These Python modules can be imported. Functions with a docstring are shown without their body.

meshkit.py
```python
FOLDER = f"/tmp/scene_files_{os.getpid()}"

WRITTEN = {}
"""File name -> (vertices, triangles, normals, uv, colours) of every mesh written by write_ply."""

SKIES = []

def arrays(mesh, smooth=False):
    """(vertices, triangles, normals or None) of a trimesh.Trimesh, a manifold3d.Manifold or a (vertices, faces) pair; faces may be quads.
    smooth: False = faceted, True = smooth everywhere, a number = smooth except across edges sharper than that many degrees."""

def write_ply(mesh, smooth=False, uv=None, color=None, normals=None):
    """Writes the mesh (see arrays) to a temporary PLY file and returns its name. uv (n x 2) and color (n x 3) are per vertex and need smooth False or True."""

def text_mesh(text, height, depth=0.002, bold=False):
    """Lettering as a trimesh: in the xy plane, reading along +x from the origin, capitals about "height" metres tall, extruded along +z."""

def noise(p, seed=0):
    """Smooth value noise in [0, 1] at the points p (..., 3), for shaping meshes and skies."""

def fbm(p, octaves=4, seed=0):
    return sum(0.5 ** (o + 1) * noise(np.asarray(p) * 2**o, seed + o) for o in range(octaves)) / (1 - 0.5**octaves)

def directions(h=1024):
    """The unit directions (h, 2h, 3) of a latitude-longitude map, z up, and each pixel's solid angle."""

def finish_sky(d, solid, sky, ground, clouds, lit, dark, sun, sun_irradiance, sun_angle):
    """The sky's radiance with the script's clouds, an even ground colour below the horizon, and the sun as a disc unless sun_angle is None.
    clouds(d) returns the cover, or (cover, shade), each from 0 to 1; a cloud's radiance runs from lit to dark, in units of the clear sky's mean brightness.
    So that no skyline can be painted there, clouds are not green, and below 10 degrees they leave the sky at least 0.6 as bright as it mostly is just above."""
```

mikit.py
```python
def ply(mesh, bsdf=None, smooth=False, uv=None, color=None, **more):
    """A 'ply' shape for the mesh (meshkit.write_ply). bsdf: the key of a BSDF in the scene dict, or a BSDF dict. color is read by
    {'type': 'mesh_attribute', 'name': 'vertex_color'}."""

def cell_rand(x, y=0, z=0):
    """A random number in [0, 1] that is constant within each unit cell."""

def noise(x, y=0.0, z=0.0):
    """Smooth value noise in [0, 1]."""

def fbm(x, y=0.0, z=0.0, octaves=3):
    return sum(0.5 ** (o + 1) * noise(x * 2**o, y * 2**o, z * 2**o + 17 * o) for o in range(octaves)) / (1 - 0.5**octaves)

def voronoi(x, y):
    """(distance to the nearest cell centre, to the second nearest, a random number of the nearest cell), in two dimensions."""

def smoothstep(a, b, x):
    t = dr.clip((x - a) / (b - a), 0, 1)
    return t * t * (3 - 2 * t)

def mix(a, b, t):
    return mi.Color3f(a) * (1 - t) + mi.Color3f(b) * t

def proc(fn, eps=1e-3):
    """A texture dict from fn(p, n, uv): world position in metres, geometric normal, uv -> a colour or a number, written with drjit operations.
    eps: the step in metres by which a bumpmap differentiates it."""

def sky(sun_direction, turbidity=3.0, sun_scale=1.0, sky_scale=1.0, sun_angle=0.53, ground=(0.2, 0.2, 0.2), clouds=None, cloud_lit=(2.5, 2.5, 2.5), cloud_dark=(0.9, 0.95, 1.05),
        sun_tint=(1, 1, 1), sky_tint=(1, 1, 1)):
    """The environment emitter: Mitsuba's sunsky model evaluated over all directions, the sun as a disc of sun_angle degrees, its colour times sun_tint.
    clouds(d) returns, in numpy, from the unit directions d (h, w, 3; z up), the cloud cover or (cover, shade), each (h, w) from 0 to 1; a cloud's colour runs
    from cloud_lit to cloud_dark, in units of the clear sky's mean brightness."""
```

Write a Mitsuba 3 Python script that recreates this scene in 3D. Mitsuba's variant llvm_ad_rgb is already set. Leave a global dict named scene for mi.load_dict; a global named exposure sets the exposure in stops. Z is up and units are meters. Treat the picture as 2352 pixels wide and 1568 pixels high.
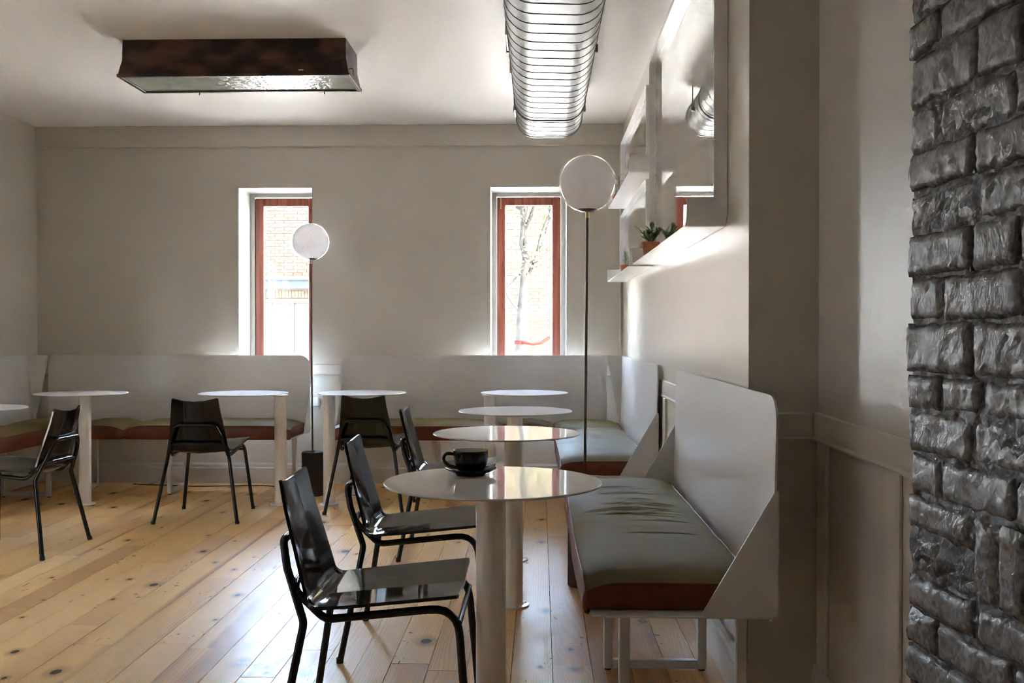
import math, random
import numpy as np, trimesh, shapely, shapely.geometry as sg, shapely.affinity as sa
import manifold3d as m3
import drjit as dr, mitsuba as mi, mikit, meshkit
from mikit import noise, fbm, voronoi, cell_rand, smoothstep, mix, proc

rng = np.random.default_rng(7)
random.seed(7)
scene, labels = {'type': 'scene'}, {}
T = mi.ScalarTransform4f

# ------------------------------------------------------------------ camera, daylight, exposure
FPX, HCAM = 2250.0, 1.155
YAW, PITCH = math.atan(64 / FPX), math.atan(19 / FPX)
FWD = [-math.sin(YAW) * math.cos(PITCH), math.cos(YAW) * math.cos(PITCH), -math.sin(PITCH)]
scene['camera'] = {'type': 'perspective', 'fov': math.degrees(2 * math.atan(1176 / FPX)), 'fov_axis': 'x', 'near_clip': 0.05, 'far_clip': 500.0,
                   'to_world': T().look_at(origin=[0, 0, HCAM], target=[FWD[0], FWD[1], HCAM + FWD[2]], up=[0, 0, 1])}
SUN = np.array([.74, -.10, .66]); SUN /= np.linalg.norm(SUN)      # along the street from the right: the street is sunlit, the shop front across it only grazed
scene['sky'] = mikit.sky(SUN, turbidity=5.0, sun_scale=1.0, sky_scale=4.2, sun_angle=None, ground=(0.16, 0.162, 0.165), sky_tint=(1.15, 1.0, .85))
scene['sun'] = {'type': 'directional', 'direction': (-SUN).tolist(), 'irradiance': {'type': 'rgb', 'value': [1.25, 1.2, 1.1]}}
exposure = 7.58

# ------------------------------------------------------------------ materials
def rgb(*c): return {'type': 'rgb', 'value': [float(x) for x in c]}
def principled(c, rough, spec=0.5, metallic=0.0, **k):
    return {'type': 'principled', 'base_color': c if isinstance(c, dict) else rgb(*c), 'roughness': rough, 'specular': spec, 'metallic': metallic, **k}
def bumped(b, fn, scale, eps=1e-3): return {'type': 'bumpmap', 'arbitrary': proc(fn, eps), 'scale': scale, 'bsdf': b}

def twosided(*a): return {'type': 'twosided', 'bsdf': bumped(*a)}
def paint_peel(p, n, uv): return fbm(p.x * 140, p.y * 140, p.z * 140, 2)
class Mats(dict):
    def __setitem__(self, k, v): scene['mat_' + k] = v
M = Mats()
M['wall_paint'] = bumped(principled((.545, .50, .425), .34, .5), paint_peel, .0011)
M['gloss_paint'] = bumped(principled((.545, .50, .425), .20, .6), paint_peel, .0011)
M['recess_paint'] = bumped(principled((.52, .48, .44), .34, .30), paint_peel, .0010)
M['ceiling_paint'] = bumped(principled((.78, .755, .71), .5, .3), paint_peel, .0008)
M['trim_paint'] = principled((.56, .52, .46), .35, .5)
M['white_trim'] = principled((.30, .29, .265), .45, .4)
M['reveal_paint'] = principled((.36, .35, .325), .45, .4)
M['outlet_white'] = principled((.7, .7, .68), .4, .5)
M['steel_white'] = principled((.60, .575, .55), .24, .5)
M['mirror_frame_white'] = principled((.74, .73, .72), .25, .5)
M['table_white'] = principled((.62, .60, .595), .06, .5)
M['pole_white'] = principled((.80, .76, .72), .22, .5)
M['black_gloss'] = principled((.004, .004, .0042), .05, .38)
M['black_tube'] = principled((.005, .005, .005), .16, .38)
M['bronze'] = principled((.10, .065, .045), .3, .5, .8)
M['base_dark'] = principled((.022, .014, .014), .5, .4)
M['brass'] = principled((.5, .38, .2), .3, .5, 1.0)
M['opal'] = {'type': 'principledthin', 'base_color': rgb(.90, .87, .86), 'roughness': .06, 'diff_trans': 1.1, 'spec_trans': 0.0, 'eta': 1.5}
M['galvanised'] = bumped(principled(proc(lambda p, n, uv: mix((.27, .268, .262), (.34, .338, .33), fbm(p.x * 9, p.y * 9, p.z * 9, 2))), .5, .5, .85),
                         lambda p, n, uv: fbm(p.x * 30, p.y * 6, p.z * 30, 2), .0012)
M['seam_dark'] = principled((.16, .155, .15), .45, .5, 1.0)
M['mirror'] = {'type': 'conductor', 'material': 'Ag'}
M['glass_pane'] = {'type': 'thindielectric', 'int_ior': 1.5}
M['terracotta'] = principled(proc(lambda p, n, uv: mix((.42, .13, .06), (.52, .2, .11), fbm(p.x * 60, p.y * 60, p.z * 60, 3))), .8, .3)
M['soil'] = principled((.03, .02, .015), .95, .2)
M['jade_leaf'] = principled((.10, .17, .05), .3, .5)
M['grey_leaf'] = principled((.22, .28, .17), .45, .4)
M['stem'] = principled((.12, .14, .06), .6, .3)
M['black_ceramic'] = principled((.004, .0036, .0036), .08, .42)
M['cream_ceramic'] = principled((.55, .49, .42), .15, .5)
M['spoon_steel'] = principled((.72, .72, .74), .2, .5, 1.0)
M['black_cord'] = principled((.01, .01, .01), .6, .3)

def sash_wood(p, n, uv):
    g = fbm(p.x * 60 + fbm(p.x * 5, p.y * 5, p.z * 1.2) * 3, p.y * 60, p.z * 2.0, 3)
    return mix((.12, .026, .014), (.21, .056, .031), smoothstep(.25, .75, g))
M['sash_wood'] = principled(proc(sash_wood), .4, .5)

def plank_wood(p, n, uv):
    """Knotty pine: uv.x = 10 * plank number + metres across, uv.y = metres along."""
    k = dr.floor(uv.x / 10 + 0.5)
    u = uv.x - k * 10
    r1, r2, r3 = cell_rand(k, 11), cell_rand(k, 12), cell_rand(k, 13)
    v = uv.y + cell_rand(k, 3) * 40
    kd, away = mi.Float(99), mi.Float(9)
    for dj in (-1, 0, 1):
        j = dr.floor(v / .62) + dj
        uc, vc = (cell_rand(k, j, 2) - .5) * .11, (j + cell_rand(k, j, 3)) * .62
        size = .005 + .017 * dr.square(cell_rand(k, j, 4))
        d = dr.sqrt(dr.square(u - uc) + dr.square((v - vc) / 1.45) + 1e-9)
        on = cell_rand(k, j, 1) < .25 + .5 * r2
        kd, away = dr.minimum(kd, dr.select(on, d / size, 99)), dr.minimum(away, dr.select(on, d, 9))
    swirl = dr.exp(-dr.square(away / .035))
    warp = fbm(u * 7 + r3 * 9, v * .8 + r1 * 5, 0, 2) - .5
    ph = u * (55 + 80 * r2) + warp * 10 + swirl * 3.0 + r1 * 8
    late = smoothstep(.55, 1.0, dr.abs(dr.sin(ph * 3.14159)))
    fine = fbm(u * 500, v * 7, r1 * 9, 2)
    base = mix((.69, .41, .155), (.79, .52, .23), r2)
    base = mix(base, (.50, .27, .125), smoothstep(.72, 1.0, r3) * .5)
    heart = smoothstep(.55, .75, fbm(u * 8 + r2 * 31, v * .45, 3, 2)) * smoothstep(.3, .7, r1)
    base = mix(base, (.38, .15, .06), heart * .75)
    c = mix(base, base * mi.Color3f(.72, .60, .47), (late * (1 + 1.3 * swirl)) * (.10 + .34 * noise(u * 11, v * .7, r2 * 20)))
    c = c * (.91 + .18 * fine)
    c = mix(c, (.34, .17, .075), smoothstep(3.2, 1.0, kd) * .5)
    c = mix(c, (.05, .028, .02), smoothstep(1.12, .82, kd) * .92)
    nick = smoothstep(.88, .92, noise(u * 95 + r1 * 77, v * 40)) * smoothstep(.80, .84, noise(u * 23 + 5, v * 2.7 + r2 * 40))
    c = mix(c, (.07, .035, .02), nick * .85)
    scuff = smoothstep(.46, .74, fbm(p.x * 1.4 + 4, p.y * .9, 0, 3)) * (.3 + .7 * noise(p.x * 40, p.y * 26))
    return mix(c, (.66, .56, .44), scuff * .34)
def plank_rough(p, n, uv): return .27 + .16 * fbm(p.x * 5, p.y * 3.2, 0, 3) + .08 * noise(p.x * 70, p.y * 30)
M['plank'] = principled(proc(plank_wood), proc(plank_rough), .3)
M['subfloor'] = principled((.03, .018, .01), .9, .2)

def olive(p, n, uv): return mix((.125, .095, .038), (.20, .155, .07), fbm(p.x * 6, p.y * 6, p.z * 6, 3))
def hide(p, n, uv): return fbm(p.x * 260, p.y * 260, p.z * 260, 2)
M['olive_leather'] = bumped(principled(proc(olive), .58, .16), hide, .0006)
M['brown_leather'] = principled(proc(lambda p, n, uv: mix((.085, .022, .009), (.15, .042, .018), fbm(p.x * 14, p.y * 14, p.z * 14, 3))), .40, .3)
def rusty(p, n, uv): return mix((.020, .011, .008), (.085, .038, .024), smoothstep(.35, .8, fbm(p.x * 7, p.y * 7, p.z * 11, 4)))
M['rusty_steel'] = principled(proc(rusty), .5, .5, .4)
M['diffuser'] = bumped(principled(proc(lambda p, n, uv: mix((.22, .25, .21), (.34, .37, .32), fbm(p.x * 22, p.y * 22, 0, 3))), .12, .6),
                       lambda p, n, uv: fbm(p.x * 45, p.y * 45, 0, 3), .004)
def brick_paint_bump(p, n, uv): return .45 * fbm(p.x * 70, p.y * 70, p.z * 50, 2) + .9 * fbm(p.x * 22, p.y * 40, p.z * 12, 2) + .55 * fbm(p.x * 260, p.y * 260, p.z * 150, 3)
def brick_paint(p, n, uv):
    flake = fbm(p.x * 150, p.y * 150, p.z * 95, 3)
    return mix((.062, .057, .055), (.155, .144, .137), smoothstep(.32, .68, flake)) * (.70 + .6 * fbm(p.x * 11, p.y * 11, p.z * 8, 3))
def mortar_paint(p, n, uv): return mix((.040, .038, .040), (.115, .108, .105), smoothstep(.35, .8, fbm(p.x * 170, p.y * 170, p.z * 170, 3)))
M['brick_paint'] = twosided(principled(proc(brick_paint), .44, .85), brick_paint_bump, .0038)
M['mortar_paint'] = twosided(principled(proc(mortar_paint), .45, .5), brick_paint_bump, .010)
# street side
M['far_brick'] = principled(proc(lambda p, n, uv: mix((.023, .0160, .0108), (.032, .0250, .0182), cell_rand(p.x / .215, 0, p.z / .0765))), .9, 0.0)
M['far_mortar'] = principled((.033, .031, .0275), .95, 0.0)
M['far_wood'] = principled((.036, .0255, .0165), .8, 0.0)
M['far_awning'] = principled((.0165, .0190, .0210), .8, 0.0)
M['far_glass'] = principled((.016, .016, .017), .3, .2)
M['pavement'] = principled(proc(lambda p, n, uv: mix((.40, .39, .37), (.5, .49, .46), fbm(p.x * 3, p.y * 3, 0, 3))), .9, .2)
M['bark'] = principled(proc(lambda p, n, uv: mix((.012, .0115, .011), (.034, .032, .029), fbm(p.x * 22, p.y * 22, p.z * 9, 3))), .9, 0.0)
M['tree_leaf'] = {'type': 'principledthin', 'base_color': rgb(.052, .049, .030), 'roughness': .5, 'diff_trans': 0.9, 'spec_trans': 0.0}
M['added_wall_tone'] = principled((.135, .13, .125), .9, .2)  # tone of the added side wall, sets how bright the side window is
M['asphalt'] = principled((.06, .06, .06), .95, .2)
M['red_cloth'] = principled((.05, .008, .007), .8, 0.0)

# ------------------------------------------------------------------ mesh helpers
def tm(v, f): return trimesh.Trimesh(np.asarray(v, float), np.asarray(f, int), process=False)
def join(*ms): return trimesh.util.concatenate([m for m in ms if m is not None])
def outward(m):
    if m.is_watertight and m.volume < 0: m.invert()
    return m
def box(x0, x1, y0, y1, z0, z1, b=0.0):
    """A box; b chamfers all edges."""
    if b <= 0:
        m = trimesh.creation.box((x1 - x0, y1 - y0, z1 - z0)); m.apply_translation(((x0 + x1) / 2, (y0 + y1) / 2, (z0 + z1) / 2)); return m
    P = []
    for sx in (0, 1):
        for sy in (0, 1):
            for sz in (0, 1):
                c = [(x0, x1)[sx], (y0, y1)[sy], (z0, z1)[sz]]; s = [1 - 2 * sx, 1 - 2 * sy, 1 - 2 * sz]
                for k in range(3):
                    P.append([c[j] + (0 if j == k else s[j] * b) for j in range(3)])
    return trimesh.convex.convex_hull(np.array(P))
def mf_box(x0, x1, y0, y1, z0, z1): return m3.Manifold.cube([x1 - x0, y1 - y0, z1 - z0]).translate([x0, y0, z0])
def mf_mesh(m):
    k = m.to_mesh(); return trimesh.Trimesh(k.vert_properties[:, :3], k.tri_verts, process=False)
def tube(path, r, seg=12, caps=True):
    P = np.asarray(path, float); n = len(P)
    R = np.full(n, r) if np.isscalar(r) else np.asarray(r, float)
    t = np.gradient(P, axis=0); t /= np.linalg.norm(t, axis=1, keepdims=True)
    a = np.cross(t[0], [0, 0, 1.0] if abs(t[0][2]) < .9 else [1.0, 0, 0]); a /= np.linalg.norm(a)
    V = []
    ang = np.arange(seg) * 2 * math.pi / seg
    for i in range(n):
        a = a - t[i] * (a @ t[i]); a /= np.linalg.norm(a); b = np.cross(t[i], a)
        V.append(P[i] + R[i] * (np.cos(ang)[:, None] * a + np.sin(ang)[:, None] * b))
    V = np.vstack(V); F = []
    for i in range(n - 1):
        for j in range(seg):
            q, w = i * seg + j, i * seg + (j + 1) % seg
            F += [[q, w, w + seg], [q, w + seg, q + seg]]
    if caps:
        V = np.vstack([V, P[0], P[-1]]); c = len(V) - 2
        for j in range(seg):
            F += [[c, (j + 1) % seg, j], [c + 1, (n - 1) * seg + j, (n - 1) * seg + (j + 1) % seg]]
    return outward(tm(V, F))
def fillet(pts, radii, k=7):
    """A polyline with its inner corners rounded."""
    pts = [np.asarray(p, float) for p in pts]; out = [pts[0]]
    for i in range(1, len(pts) - 1):
        p, a, b = pts[i], pts[i - 1], pts[i + 1]
        r = radii[i - 1] if hasattr(radii, '__len__') else radii
        da, db = a - p, b - p; la, lb = np.linalg.norm(da), np.linalg.norm(db); da /= la; db /= lb
        half = math.acos(np.clip(da @ db, -1, 1)) / 2
        d = min(r / max(math.tan(half), 1e-6), la * .49, lb * .49)
        s, e = p + da * d, p + db * d
        for q in np.linspace(0, 1, k): out.append((1 - q) ** 2 * s + 2 * q * (1 - q) * p + q * q * e)
    out.append(pts[-1]); return np.array(out)
def lathe(profile, seg=48):
    """A solid of revolution about z from (r, z) points; ends on the axis close it."""
    V, F, rows = [], [], []
    ang = np.arange(seg) * 2 * math.pi / seg
    for r, z in profile:
        if r < 1e-6: rows.append([len(V)] * seg); V.append([0, 0, z])
        else:
            rows.append(list(range(len(V), len(V) + seg))); V += [[r * math.cos(a), r * math.sin(a), z] for a in ang]
    for A, B in zip(rows, rows[1:]):
        for j in range(seg):
            k = (j + 1) % seg
            if A[0] != A[1]: F.append([A[j], A[k], B[j]])
            if B[0] != B[1]: F.append([A[k], B[k], B[j]])
    return outward(tm(V, F))
def grid(P, closed_u=False, closed_v=False):
    """Faces over an array of points (nu, nv, 3)."""
    nu, nv = P.shape[:2]; F = []
    for i in range(nu - (0 if closed_u else 1)):
        for j in range(nv - (0 if closed_v else 1)):
            a, b = i * nv + j, ((i + 1) % nu) * nv + j
            c, d = ((i + 1) % nu) * nv + (j + 1) % nv, i * nv + (j + 1) % nv
            F += [[a, b, c], [a, c, d]]
    return tm(P.reshape(-1, 3), F)
def extrude(poly, h): return trimesh.creation.extrude_polygon(poly, h, engine='earcut')
def moved(m, M4): m = m.copy(); m.apply_transform(M4); return outward(m)
def rotz(a, t=(0, 0, 0)):
    c, s = math.cos(a), math.sin(a)
    return np.array([[c, -s, 0, t[0]], [s, c, 0, t[1]], [0, 0, 1, t[2]], [0, 0, 0, 1.0]])
def axes(o, ex, ey, ez):
    A = np.eye(4); A[:3, 0], A[:3, 1], A[:3, 2], A[:3, 3] = ex, ey, ez, o; return A
def sphere(r, c=(0, 0, 0), sub=3):
    m = trimesh.creation.icosphere(sub, r); m.apply_translation(c); return m

# ------------------------------------------------------------------ naming
def numbered(key):
    if key not in scene and key not in labels and not any(k.startswith(key + '__') for k in scene): return key
    i = 1
    while f'{key}_{i:03d}' in scene or f'{key}_{i:03d}' in labels or any(k.startswith(f'{key}_{i:03d}__') for k in scene): i += 1
    return f'{key}_{i:03d}'
COUNT = {}
def fresh(key):
    n = COUNT.get(key, 0); COUNT[key] = n + 1
    return key if n == 0 else f'{key}_{n:03d}'
def put(name, mesh, mat, parent=None, label=None, cat=None, group=None, kind=None, smooth=30, **k):
    """ONE entry of the scene; returns its key."""
    key = fresh((parent + '__' if parent else '') + name)
    scene[key] = mikit.ply(mesh, 'mat_' + mat, smooth=smooth, **k)
    tag(key, label, cat, group, kind)
    return key
def tag(key, label=None, cat=None, group=None, kind=None):
    d = {a: b for a, b in (('label', label), ('category', cat), ('group', group), ('kind', kind)) if b}
    if d: labels[key] = {**labels.get(key, {}), **d}
def thing(name, label, cat, group=None):
    key = fresh(name); tag(key, label, cat, group); return key
def struct(name, mesh, mat, label, smooth=False, **k): return put(name, mesh, mat, None, label, None, None, 'structure', smooth=smooth, **k)

# ------------------------------------------------------------------ room shell
XL, XR, XREC, YF, YB, YSTEP, ZC = -3.90, .634, .845, 7.50, -5.0, 2.995, 2.748
W1, W2 = (-2.326, -1.748), (-.384, .207)
WZ0, WZ1, WDEP = .72, 2.277, .34
m = mf_box(XL - .3, 1.25, YF, YF + .42, -.3, 3.05)
for a, b in (W1, W2): m -= mf_box(a, b, YF - .1, YF + .6, WZ0, WZ1)
struct('wall_far', mf_mesh(m), 'wall_paint', 'painted greige far wall with two narrow tall windows')
WL = (.5, 2.6, .55, 2.3)   # the large side window whose reflection shows in the globe
struct('wall_left', mf_mesh(mf_box(XL - .3, XL, YB - .3, YF, -.3, 3.05) - mf_box(XL - .4, XL + .1, WL[0], WL[1], WL[2], WL[3])), 'wall_paint', 'plain greige wall on the left')
m = mf_box(XR, 1.25, YSTEP, YF, -.3, 3.05)
struct('wall_right', mf_mesh(m), 'gloss_paint', 'glossy greige right wall that carries the mirrors, ending in a corner')
struct('wall_recess', box(XREC, 1.25, YB, YSTEP, -.3, 3.05), 'recess_paint', 'greige recessed wall between the corner and the brick pier')
struct('wall_back', box(XL - .3, 1.25, YB - .3, YB, -.3, 3.05), 'brick_paint', 'unseen wall behind the viewer, made dark to cut bounced light')  # out of view; dark tone chosen to reduce bounce on viewer-facing surfaces
struct('ceiling', box(XL - .3, 1.25, YB - .3, YF + .42, ZC, 3.06), 'ceiling_paint', 'off white painted ceiling')
struct('floor', box(XL, 1.2, YB, YF, -.25, -.016), 'subfloor', 'knotty pine board floor')
# floor boards, one by one
edges = [XL]
while edges[-1] < XR - .16: edges.append(edges[-1] + rng.uniform(.112, .158))
edges += [XR, (XR + XREC) / 2, XREC]
pn = 0
for xa, xb in zip(edges, edges[1:]):
    if xb - xa < .02: continue
    ys = [YF]; y = YF - rng.uniform(.4, 2.4)
    while y > 2.0: ys.append(y); y -= rng.uniform(1.1, 2.6)
    ys += [rng.uniform(-.5, .6), YB]
    for ya, yb in zip(ys[1:], ys[:-1]):
        if xa >= XR - .02 and ya > YSTEP: continue
        g = .0022
        x_0, x_1, y_0, y_1 = xa + g / 2, xb - g / 2, ya + g / 2, yb - g / 2
        if x_1 > XR and y_1 > YSTEP: y_1 = YSTEP
        dz = rng.uniform(-.0006, .0006)
        V = [[x, y, z] for z in (-.016, dz) for x, y in ((x_0, y_0), (x_1, y_0), (x_1, y_1), (x_0, y_1))]
        F = [[4, 5, 6], [4, 6, 7]]
        for j in range(4):
            p, q = j, (j + 1) % 4
            F += [[p, q, q + 4], [p, q + 4, p + 4]]
        V = np.array(V); pn += 1
        uv = np.stack([10.0 * pn + V[:, 0] - (xa + xb) / 2, V[:, 1]], 1)
        put('plank', tm(V, F), 'plank', 'floor', smooth=False, uv=uv)

# far wall trims
def trimpiece(mesh, label, mat='trim_paint', name='trim'):
    i = COUNT.get('trim#', 0) + 1; COUNT['trim#'] = i
    return struct(f'{name}_{i}', mesh, mat, label)
trimpiece(box(XL, XR, YF - .028, YF, 2.585, ZC, .004), 'flat cornice board along the top of the far wall', 'wall_paint')
def rail_profile(z0, z1, d): # chair rail with moulded lower edge, as (depth, z)
    return [(0, z0), (d * .8, z0), (d, z0 + .006), (d * .8, z0 + .012), (d * .7, z0 + .014), (d * .7, z1 - .004), (d * .55, z1), (0, z1)]
def run(profile, A, B, inward):
    """A moulding: profile (depth, z) swept straight from A to B (xy), depth towards 'inward'."""
    P = np.array([[[p[0] + inward[0] * d, p[1] + inward[1] * d, z] for d, z in profile] for p in (A, B)])
    n = len(profile); m = grid(P, closed_v=True)
    F = m.faces.tolist() + [[0, i, i + 1] for i in range(1, n - 1)] + [[n, n + i + 1, n + i] for i in range(1, n - 1)]
    m = tm(m.vertices, F); trimesh.repair.fix_normals(m); return outward(m)
RAIL, BASE = rail_profile(.83, .915, .024), [(0, 0), (.022, 0), (.022, .115), (.016, .125), (.016, .14), (.008, .155), (0, .155)]
trimpiece(run(RAIL, (W1[1] + .0, YF), (W2[0], YF), (0, -1)), 'chair rail on the far wall between the windows')
trimpiece(run(RAIL, (XL, YF), (W1[0], YF), (0, -1)), 'chair rail on the far wall behind the left bench')
trimpiece(run(RAIL, (W2[1], YF), (XR, YF), (0, -1)), 'chair rail on the far wall in the right corner')
trimpiece(run(rail_profile(.83, .915, .011), (XR, YSTEP), (XR, YF - .03), (-1, 0)), 'chair rail on the right wall behind the benches')
trimpiece(run(RAIL, (XREC, YB), (XREC, YSTEP), (-1, 0)), 'chair rail on the recessed wall beside the brick')
trimpiece(run(RAIL, (XR, YSTEP), (XREC - .03, YSTEP), (0, -1)), 'short chair rail on the face of the wall corner')
for nm, A, B, inw in (('baseboard_far', (XL, YF), (XR, YF), (0, -1)), ('baseboard_right', (XR, YSTEP), (XR, YF - .022), (-1, 0)), ('baseboard_recess', (XREC, YB), (XREC, YSTEP), (-1, 0)),
                      ('baseboard_left', (XL, YB), (XL, YF - .022), (1, 0))):
    struct(nm, run(BASE, A, B, inw), 'trim_paint', {'baseboard_far': 'moulded baseboard under the far benches', 'baseboard_right': 'moulded baseboard along the right wall', 'baseboard_recess': 'moulded baseboard in the recess',
                                                  'baseboard_left': 'moulded baseboard along the left wall'}[nm])
# wainscot stiles of the right wall and the recess (vertical boards between rail and baseboard)
for ys in (3.0, 3.62, 4.25, 4.9):
    trimpiece(box(XR - .012, XR, ys, ys + .09, .155, .83, .003), f'wainscot stile on the right wall, {["first from the corner", "second from the corner", "third from the corner", "fourth from the corner"][[3.0, 3.62, 4.25, 4.9].index(ys)]}')
for ys in (2.88, 2.30):
    trimpiece(box(XREC - .012, XREC, ys, ys + .09, .155, .83, .003), 'wainscot stile in the recess ' + ('next to the wall corner' if ys > 2.8 else 'next to the brick pier'))
# vertical pipe-like corner bead in the far right corner
trimpiece(tube([(XR - .022, YF - .016, .92), (XR - .022, YF - .016, 2.58)], .009, 8), 'thin vertical bead in the far right corner')

# ------------------------------------------------------------------ windows
def window(i, a, b, which):
    key = f'window_{i}'
    yj = YF + WDEP - .04
    jw, sw = .040, .072
    put('casing', join(box(a, a + jw, yj, yj + .06, WZ0, WZ1, .003), box(b - jw, b, yj, yj + .06, WZ0, WZ1, .003), box(a + jw, b - jw, yj, yj + .06, WZ1 - .034, WZ1, .003), box(a + jw, b - jw, yj, yj + .06, WZ0, WZ0 + .034, .003)),
        'white_trim', key, 'pale painted window casing', smooth=False)
    put('reveal', join(box(a, a + .004, YF - .001, yj, WZ0, WZ1), box(b - .004, b, YF - .001, yj, WZ0, WZ1), box(a + .004, b - .004, YF - .001, yj, WZ1 - .004, WZ1), box(a + .004, b - .004, YF - .001, yj, WZ0, WZ0 + .004)),
        'reveal_paint', key, 'pale painted window reveal', smooth=False)
    c, d, zt, zb = a + jw, b - jw, WZ1 - .034, WZ0 + .034
    for x in (c, d - sw): put('stile', box(x + .002, x + sw - .002, yj + .012, yj + .055, zb + .002, zt - .006, .005), 'sash_wood', key, smooth=False)
    for z in (zt - sw, zb): put('rail', box(c + sw - .002, d - sw + .002, yj + .015, yj + .052, z + .002, z + sw - .006, .004), 'sash_wood', key, smooth=False)
    pane = tm([[c + sw - .004, yj + .034, zb + sw - .01], [d - sw + .004, yj + .034, zb + sw - .01], [d - sw + .004, yj + .034, zt - sw + .006], [c + sw - .004, yj + .034, zt - sw + .006]], [[0, 1, 2], [0, 2, 3]])
    put('pane', pane, 'glass_pane', key, 'clear window pane', smooth=False)
    if i == 2: put('latch', box(c + .028, c + .040, yj - .002, yj + .014, zt - .10, zt - .004, .002), 'brass', key, 'small brass window latch', smooth=False)
    tag(key, which, kind='structure')
window(1, *W1, 'narrow wooden framed window behind the left globe lamp')
window(2, *W2, 'narrow wooden framed window showing a tree outside')

y0, y1, z0, z1 = WL
xj = XL - .2
put('casing', join(box(xj, xj + .06, y0, y0 + .05, z0, z1), box(xj, xj + .06, y1 - .05, y1, z0, z1), box(xj, xj + .06, y0 + .05, y1 - .05, z1 - .05, z1), box(xj, xj + .06, y0 + .05, y1 - .05, z0, z0 + .05)), 'white_trim', 'window_3', smooth=False)
for q in (1 / 3, 2 / 3): put('mullion', box(xj + .01, xj + .05, y0 + (y1 - y0) * q - .03, y0 + (y1 - y0) * q + .03, z0 + .05, z1 - .05, .004), 'sash_wood', 'window_3', smooth=False)
put('pane', tm([[xj + .03, y0 + .04, z0 + .04], [xj + .03, y1 - .04, z0 + .04], [xj + .03, y1 - .04, z1 - .04], [xj + .03, y0 + .04, z1 - .04]], [[0, 1, 2], [0, 2, 3]]), 'glass_pane', 'window_3', smooth=False)
tag('window_3', 'wide side window in the left wall, outside the photo', kind='structure')

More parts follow.
